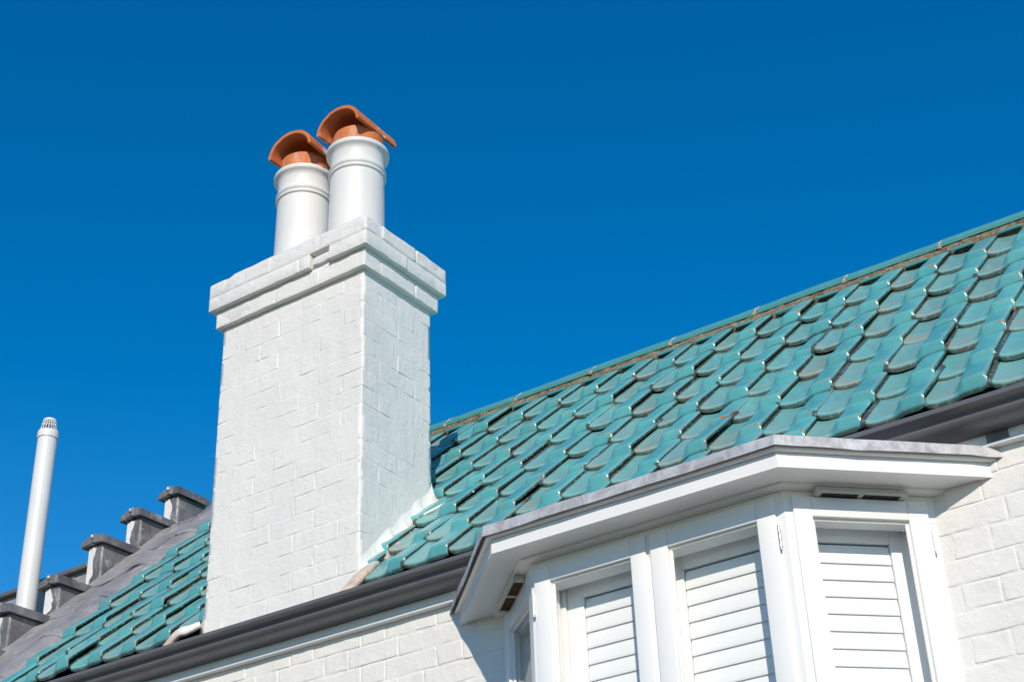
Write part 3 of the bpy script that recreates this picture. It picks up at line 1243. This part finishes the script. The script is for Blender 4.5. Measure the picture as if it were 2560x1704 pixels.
def casement(P, u0, u1, z0, z1, sl_, sr, tr, hinge=None, swing=0.0, hinge_mat='joinery', label=None):
    c = MB()
    T = .040
    bw = .075
    c.box((u0, 0, z0), (u0 + sl_, T, z1), .0022)
    c.box((u1 - sr, 0, z0), (u1, T, z1), .0022)
    c.box((u0 + sl_ + .0002, .0004, z1 - tr), (u1 - sr - .0002, T - .0004, z1), .0022)
    c.box((u0 + sl_ + .0002, .0004, z0), (u1 - sr - .0002, T - .0004, z0 + bw), .0022)
    o = obj('casement', c.mesh('casement', 'joinery'), bay)
    mt = P.m.copy()
    if swing:
        piv = Matrix.Translation((u0, T, 0))
        mt = mt @ piv @ Matrix.Rotation(R(swing), 4, 'Z') @ piv.inverted()
    o.matrix_local = mt
    sharp_by_angle(o.data, 50)
    g0, g1, gz0, gz1 = u0 + sl_, u1 - sr, z0 + bw, z1 - tr
    bd = MB()
    k = .0095
    for lo, hi in (((g0, .014, gz0), (g0 + k, .024, gz1)), ((g1 - k, .014, gz0), (g1, .024, gz1)), ((g0 + k, .0142, gz1 - k), (g1 - k, .0238, gz1)), ((g0 + k, .0142, gz0), (g1 - k, .0238, gz0 + k))):
        bd.box(lo, hi, .0025)
    bd.obj('glazing_bead', 'joinery', o)
    pn = MB()
    pn.add([(g0 + .001, .0265, gz0 + .001), (g1 - .001, .0265, gz0 + .001), (g1 - .001, .0265, gz1 - .001), (g0 + .001, .0265, gz1 - .001)], [[0, 1, 2, 3]])
    pn.obj('pane', 'glass', o, False)
    if hinge is not None:
        h = MB()
        hz = -1.807
        h.cyl((hinge, -.0015, hz - .036), (hinge, -.0015, hz + .036), .0046, 12)
        h.cyl((hinge, -.0015, hz - .041), (hinge, -.0015, hz - .0368), .0036, 12)
        ho = h.obj('hinge', hinge_mat, o)
        sharp_by_angle(ho.data, 50)
    return o


xu = lambda x: x - pl[1].x
casement(PFR, xu(1.0620), xu(1.4885), ZS + .02, -1.6755, .062, .056, .062, hinge=xu(1.0585))
casement(PFR, xu(1.5050), xu(1.9445), ZS + .02, -1.6755, .063, .063, .062, hinge=xu(1.9525), hinge_mat='steel')
casement(PR, .030, .4640, ZS + .02, -1.6790, .059, .064, .064, hinge=.468)
casement(PL, PL.L - .470, PL.L - .036, ZS + .02, -1.6790, .060, .062, .064, swing=4.0)

# trickle vents under the bed mould
for P, u0, u1, worn in ((PR, .098, .396, False), (PL, PL.L - .42, PL.L - .10, True)):
    t = MB()
    yo = -.030
    z0, z1 = -1.6772, -1.6585
    t.box((u0, yo, z1 - .007), (u1, .012, z1), .0025, P.m)
    t.box((u0, yo, z0), (u1, yo + .006, z1 - .0072), .0020, P.m)
    t.box((u0, yo + .0062, z0), (u0 + .022, .012, z1 - .0072), .002, P.m)
    t.box((u1 - .022, yo + .0062, z0), (u1, .012, z1 - .0072), .002, P.m)
    um = (u0 + u1) / 2
    t.box((um - .008, yo + .0062, z0 + .001), (um + .008, .012, z1 - .0072), .001, P.m)
    v = t.obj('trickle_vent', 'vent', bay)
    d = MB()
    nslot = 44
    for i in range(nslot):
        uu = u0 + .024 + (u1 - u0 - .048) * (i + .5) / nslot
        if abs(uu - um) < .011:
            continue
        d.box((uu - .0011, yo + .0065, z0 + .002), (uu + .0011, .010, z0 + .009), .0003, P.m)
    d.obj('grille', 'timber' if worn else 'dark', v)
    if worn:
        e = MB()
        e.box((u0 + .024, yo + .0065, z0 + .0095), (u1 - .024, .011, z0 + .0115), .0005, P.m)
        e.obj('bare_underside', 'timber', v)
# sill and panelled apron below the windows
sweep('sill', [(.085, ZS), (.085, ZS - .05), (.20, ZS - .05), (.20, ZS + .018)], 'joinery', bay)
sweep('apron_wall', [(.125, ZS - .0505), (.125, Z_GROUND), (.20, Z_GROUND), (.20, ZS - .0505)], 'paint', bay)


# ------------------------------------------------------------------ plantation shutters inside the bay
def louvre_mesh(L):
    V, F = [], []
    n = 16
    a_, b_ = .0322, .0036
    for x in (-L / 2, L / 2):
        for i in range(n):
            t = 2 * math.pi * i / n
            V.append((x, b_ * math.sin(t), a_ * math.cos(t)))
    F = [[i, (i + 1) % n, n + (i + 1) % n, n + i] for i in range(n)] + [list(range(n)), list(range(n, 2 * n))[::-1]]
    return fix(mesh('louvre', V, F, 'shutter'))


LP = .0543


def shutter(P, u0, u1, l0, l1, label, ztop=-1.775):
    s = thing('window_shutter', label, 'shutter', 'louvred shutters inside the bay')
    s.matrix_world = P.m @ Matrix.Translation((0, .123, 0))
    y0, y1 = -.013, .013
    fr = MB()
    fr.box((u0, y0, ZS + .03), (l0 - .001, y1, ztop + .075), .003)
    fr.box((l1 + .001, y0, ZS + .03), (u1, y1, ztop + .075), .003)
    fr.box((l0 - .0008, y0 + .0006, ztop), (l1 + .0008, y1 - .0006, ztop + .0745), .002)
    fr.box((l0 - .0008, y0 + .0006, ZS + .032), (l1 + .0008, y1 - .0006, ZS + .10), .002)
    f = fr.obj('frame', 'shutter', s)
    sharp_by_angle(f.data, 50)
    me = sharp_by_angle(louvre_mesh(l1 - l0 - .004), 60)
    z = ztop - .0365
    while z > ZS + .12:
        o = obj('louvre', me, s)
        o.location = ((l0 + l1) / 2, 0, z)
        o.rotation_euler = (R(-8.5), 0, 0)
        z -= LP
    return s


shutter(PFR, xu(1.118), xu(1.500), xu(1.181), xu(1.455), 'white louvred shutter behind the left pane of the front of the bay')
shutter(PFR, xu(1.508), xu(1.965), xu(1.558), xu(1.912), 'white louvred shutter behind the right pane of the front of the bay')
shutter(PR, .082, .486, .135, .375, 'white louvred shutter behind the right slanted pane of the bay')
shutter(PL, PL.L - .44, PL.L - .12, PL.L - .40, PL.L - .165, 'white louvred shutter behind the shaded left slanted pane of the bay', -1.80)
# inner lining and head above the shutters
inn = MB()
inn.box((xu(1.020), .098, ZS), (xu(1.1172), .150, -1.69), .002, PFR.m)
inn.obj('inner_lining', 'joinery', bay)
sweep('inner_head', [(PF + .0705, -1.660), (PF + .0705, -1.7445), (PF + .115, -1.7000), (PF + .16, -1.7000), (PF + .16, -1.660)], 'joinery', bay)

# ------------------------------------------------------------------ stepped parapet in lead at the verge
par = thing('stepped_parapet', 'stepped gable parapet dressed in dull grey lead left of the chimney', 'parapet', loc=(0, 0, 0))
XR = -2.69          # face towards the tiles
XL = -2.805
BH = .025           # height of the lead slope over the roof plane


def base_z(y):
    return RP(0, (y - G0.y) / CS).z + BH * 1.414


steps = [(1.452, .315), (1.179, .081), (.923, -.166), (.662, -.488), (.373, -.731), (.100, -.985)]
for i, (y, z) in enumerate(steps):
    yf = y + .032
    yb_ = y + (z - base_z(y)) + .03
    # the brick block itself
    side = [(yf, base_z(yf) - .10), (yf, z - .001), (yb_ + .05, z - .001), (yb_ + .05, base_z(yb_) - .10)]
    V = [(XL, a, b) for a, b in side] + [(XR, a, b) for a, b in side]
    F = [[0, 1, 2, 3], [7, 6, 5, 4], [0, 4, 5, 1], [1, 5, 6, 2], [2, 6, 7, 3], [3, 7, 4, 0]]
    st = obj('parapet_step', fix(mesh('parapet_step', V, F, 'paint', False)), par)
    # lead dressed down the side and round onto the front, with a torn edge
    V, F = [], []
    e = .004
    nz = 10
    hgt = z - base_z(yf)
    for k in range(nz + 1):
        t = k / nz
        zz = base_z(yf) - .02 + (hgt + .019) * t
        wv = .055 + .045 * noise.noise(Vector((i * 3.3, t * 2.4, 1))) + .016 * noise.noise(Vector((i * 5.1, t * 9, 4)))
        wv = max(.012, min(.105, wv + (.05 if t < .28 else 0)))
        bul = .004 * math.sin(math.pi * t)
        V += [(XR - wv, yf - e * .7, zz), (XR - .012, yf - e - bul, zz), (XR + e * .6, yf - e * .6, zz), (XR + e + bul, yf + .012, zz)]
        # side runs back until it meets the slope
        yend = yf + max(.02, (zz - base_z(yf)) + .05)
        V += [(XR + e + .003 * noise.noise(Vector((i, t * 4, 2))), yf + (yend - yf) * .5, zz), (XR + e, yend, zz)]
    for k in range(nz):
        for j in range(5):
            a = k * 6 + j
            F.append([a, a + 1, a + 7, a + 6])
    obj('lead_flashing', mesh('lead_flashing', V, F, 'lead'), st)
    # saddle-backed lead cap with a turned-down edge
    x0, x1 = XR - .147, XR + .030
    xm = (x0 + x1) / 2
    yb2 = yb_ + .02
    V, F = [], []
    secs = [y, y + .006, y + (yb2 - y) * .35, y + (yb2 - y) * .7, yb2]
    for q, yy in enumerate(secs):
        rise_ = .072 if q else .066
        dd = [noise.noise(Vector((i * 2.7, q * 1.9, w))) * .0025 for w in range(8)]
        V += [(x0, yy, z + dd[0]), (x0 + .001, yy, z + .034 + dd[1]), (xm - .012, yy, z + rise_ - .006 + dd[2]), (xm, yy, z + rise_ + dd[2]), (xm + .012, yy, z + rise_ - .006 + dd[2]),
              (x1 - .001, yy, z + .044 + dd[3]), (x1, yy, z + dd[4]), (x1 - .006, yy, z + .002), (xm + .016, yy, z + .012), (xm, yy, z + .024 if q < 2 else z + .012), (xm - .016, yy, z + .012), (x0 + .006, yy, z + .002)]
    n = 12
    for q in range(len(secs) - 1):
        for j in range(n):
            k = (j + 1) % n
            F.append([q * n + j, q * n + k, (q + 1) * n + k, (q + 1) * n + j])
    F.append(list(range(n)))
    F.append([(len(secs) - 1) * n + j for j in range(n)][::-1])
    co = obj('lead_cap', sharp_by_angle(fix(mesh('lead_cap', V, F, 'lead')), 35), st)
    # rolled seam stop: a small lead knob on the front edge
    V, F = rbox(.018, .020, .024, .008, (1, 1, 1), .002, i + 3, 30)
    kn = obj('knob', mesh('knob', V, F, 'lead_edge'), st)
    kn.location = (xm, y - .004, z + .049)

# solid parapet core below the steps
V = []
for x in (XL - .02, XR):
    for y in (-.02, 1.62):
        V += [(x, y, base_z(y) - .004), (x, y, base_z(y) - .35)]
F = [[0, 2, 6, 4], [0, 1, 3, 2], [4, 6, 7, 5], [0, 4, 5, 1], [2, 3, 7, 6]]
obj('parapet_core', fix(mesh('parapet_core', V, F, 'lead', False)), par)

# overlapping lead sheets between the parapet and the first tiles
seams = [-.03] + [(y_ - G0.y) / CS + .02 for y_, z_ in steps[::-1]] + [2.16]
for i, (sa, sb) in enumerate(zip(seams, seams[1:])):
    V, F = [], []
    ns, nx = 18, 14
    sa2 = sa - .035
    for a in range(ns + 1):
        t = a / ns
        for c in range(nx + 1):
            w = c / nx
            x = XR - .004 + w * .530
            s = sa2 + (sb - sa2) * t
            if t < .35:
                s += (.016 * math.sin(w * 9 + i) + .010 * math.sin(w * 17 + i * 2)) * (1 - t / .35)
            h = BH + .018 * (1 - sst(0, .10, w)) + .040 * math.exp(-((w - .78) / .22) ** 2)
            q = Vector((x * 8, s * 6, i * 3.0))
            h += noise.noise(q) * .008 + noise.noise(q * 2.7) * .003
            h += .009 * (1 - t) ** 2 + .002
            if c == nx:
                h -= .012
                x += .006 * noise.noise(Vector((s * 9, i, 0)))
            V.append(RP(x, s, h))
    for a in range(ns):
        for c in range(nx):
            k = a * (nx + 1) + c
            F.append([k, k + 1, k + nx + 2, k + nx + 1])
    # turned lower edge gives the sheet its thickness
    b0 = len(V)
    for c in range(nx + 1):
        V.append(V[c] - NRM * .011 + UPS * .002)
    for c in range(nx):
        F.append([b0 + c, b0 + c + 1, c + 1, c])
    obj('lead_sheet', mesh('lead_sheet', V, F, 'lead_slope'), par)

# ------------------------------------------------------------------ vent pipe
vp = thing('vent_pipe', 'tall white plastic vent pipe with slotted cap behind the stepped parapet', 'pipe', loc=(-3.1, .80, -.95))
pr = .0565
V, F = lathe([(pr, 0), (pr, 1.515), (pr - .004, 1.515), (pr - .004, 1.40)], 40)
obj('pipe', sharp_by_angle(mesh('pipe', V, F, 'pipe'), 50), vp)
V, F = lathe([(pr + .0005, 1.505), (pr + .0050, 1.5055), (pr + .0055, 1.512), (pr + .0050, 1.5455), (pr + .001, 1.5540), (pr - .006, 1.5570), (pr - .010, 1.5555), (pr - .010, 1.50)], 40)
obj('collar', sharp_by_angle(mesh('collar', V, F, 'pipe'), 50), vp)
bk = MB()
for i in range(18):
    a = 2 * math.pi * i / 18
    p0 = Vector((math.cos(a) * (pr - .007), math.sin(a) * (pr - .007), 1.553))
    p1 = Vector((math.cos(a) * .034, math.sin(a) * .034, 1.628))
    bk.cyl(p0, p1, .0036, 6)
bk.add(*lathe([(.0385, 1.620), (.0375, 1.632), (.030, 1.637), (0.0005, 1.638)], 30))
bk.add(*lathe([(.049, 1.583), (.0475, 1.588), (.044, 1.586), (.046, 1.581)], 30))
bk.add(*lathe([(.0435, 1.605), (.042, 1.609), (.039, 1.607), (.041, 1.603)], 30))
bk.obj('slotted_cap', 'pipe', vp)

# ------------------------------------------------------------------ grey slate-hung wall behind the pipe
sw = thing('slate_wall', 'grey slate-hung wall with dark coping behind the vent pipe', 'wall', loc=(0, 0, 0))
Yw = 1.02
box_obj('backing', (-5.2, Yw + .006, -2.2), (-2.86, Yw + .10, -.250), 'slate', sw, .002)
box_obj('coping', (-5.22, Yw - .030, -.2495), (-2.855, Yw + .12, -.222), 'gutter', sw, .004)
dv = .115
sm = []
for i in range(3):
    V = [(0, -.004, -dv), (dv, -.004, 0), (0, -.004, dv), (-dv, -.004, 0), (0, .004, -dv), (dv, .004, 0), (0, .004, dv), (-dv, .004, 0)]
    V = [(a, b + random.uniform(-.001, .001), c) for a, b, c in V]
    F = [[0, 1, 2, 3], [7, 6, 5, 4], [0, 4, 5, 1], [1, 5, 6, 2], [2, 6, 7, 3], [3, 7, 4, 0]]
    sm.append(fix(mesh('slate', V, F, 'slate', False)))
for r_i in range(7):
    for k in range(9):
        o = obj('slate', random.choice(sm), sw)
        o.location = (-2.99 - k * .236 - (.118 if r_i % 2 else 0), Yw, -.385 - r_i * .118)
        o.rotation_euler = (R(1.5), R(random.uniform(-1, 1)), 0)

# ------------------------------------------------------------------ small litter on the tiles
V, F = [], []
rf_ = random.Random(3)
c0 = RP(2.200, 2.012, .018)
for i in range(26):
    a = rf_.uniform(0, 2 * math.pi)
    d = Vector((math.cos(a) * .022, rf_.uniform(-.008, .008), math.sin(a) * .010))
    p = Vector((rf_.uniform(-.010, .010), rf_.uniform(-.004, .004), rf_.uniform(-.003, .006)))
    sd = Vector((0, .0006, .0012))
    b0 = len(V)
    V += [p - sd, p + sd, p + d]
    F.append([b0, b0 + 1, b0 + 2])
fe = obj('feather', mesh('feather', V, F, 'feather', False))
fe.location = c0
fe['label'] = 'tuft of white down caught under the ridge near the right edge'
fe['category'] = 'feather'
print('objects', len(bpy.data.objects), 'tris', sum(len(o.data.loop_triangles) or sum(len(p.vertices) - 2 for p in o.data.polygons) for o in bpy.data.objects if o.type == 'MESH'))
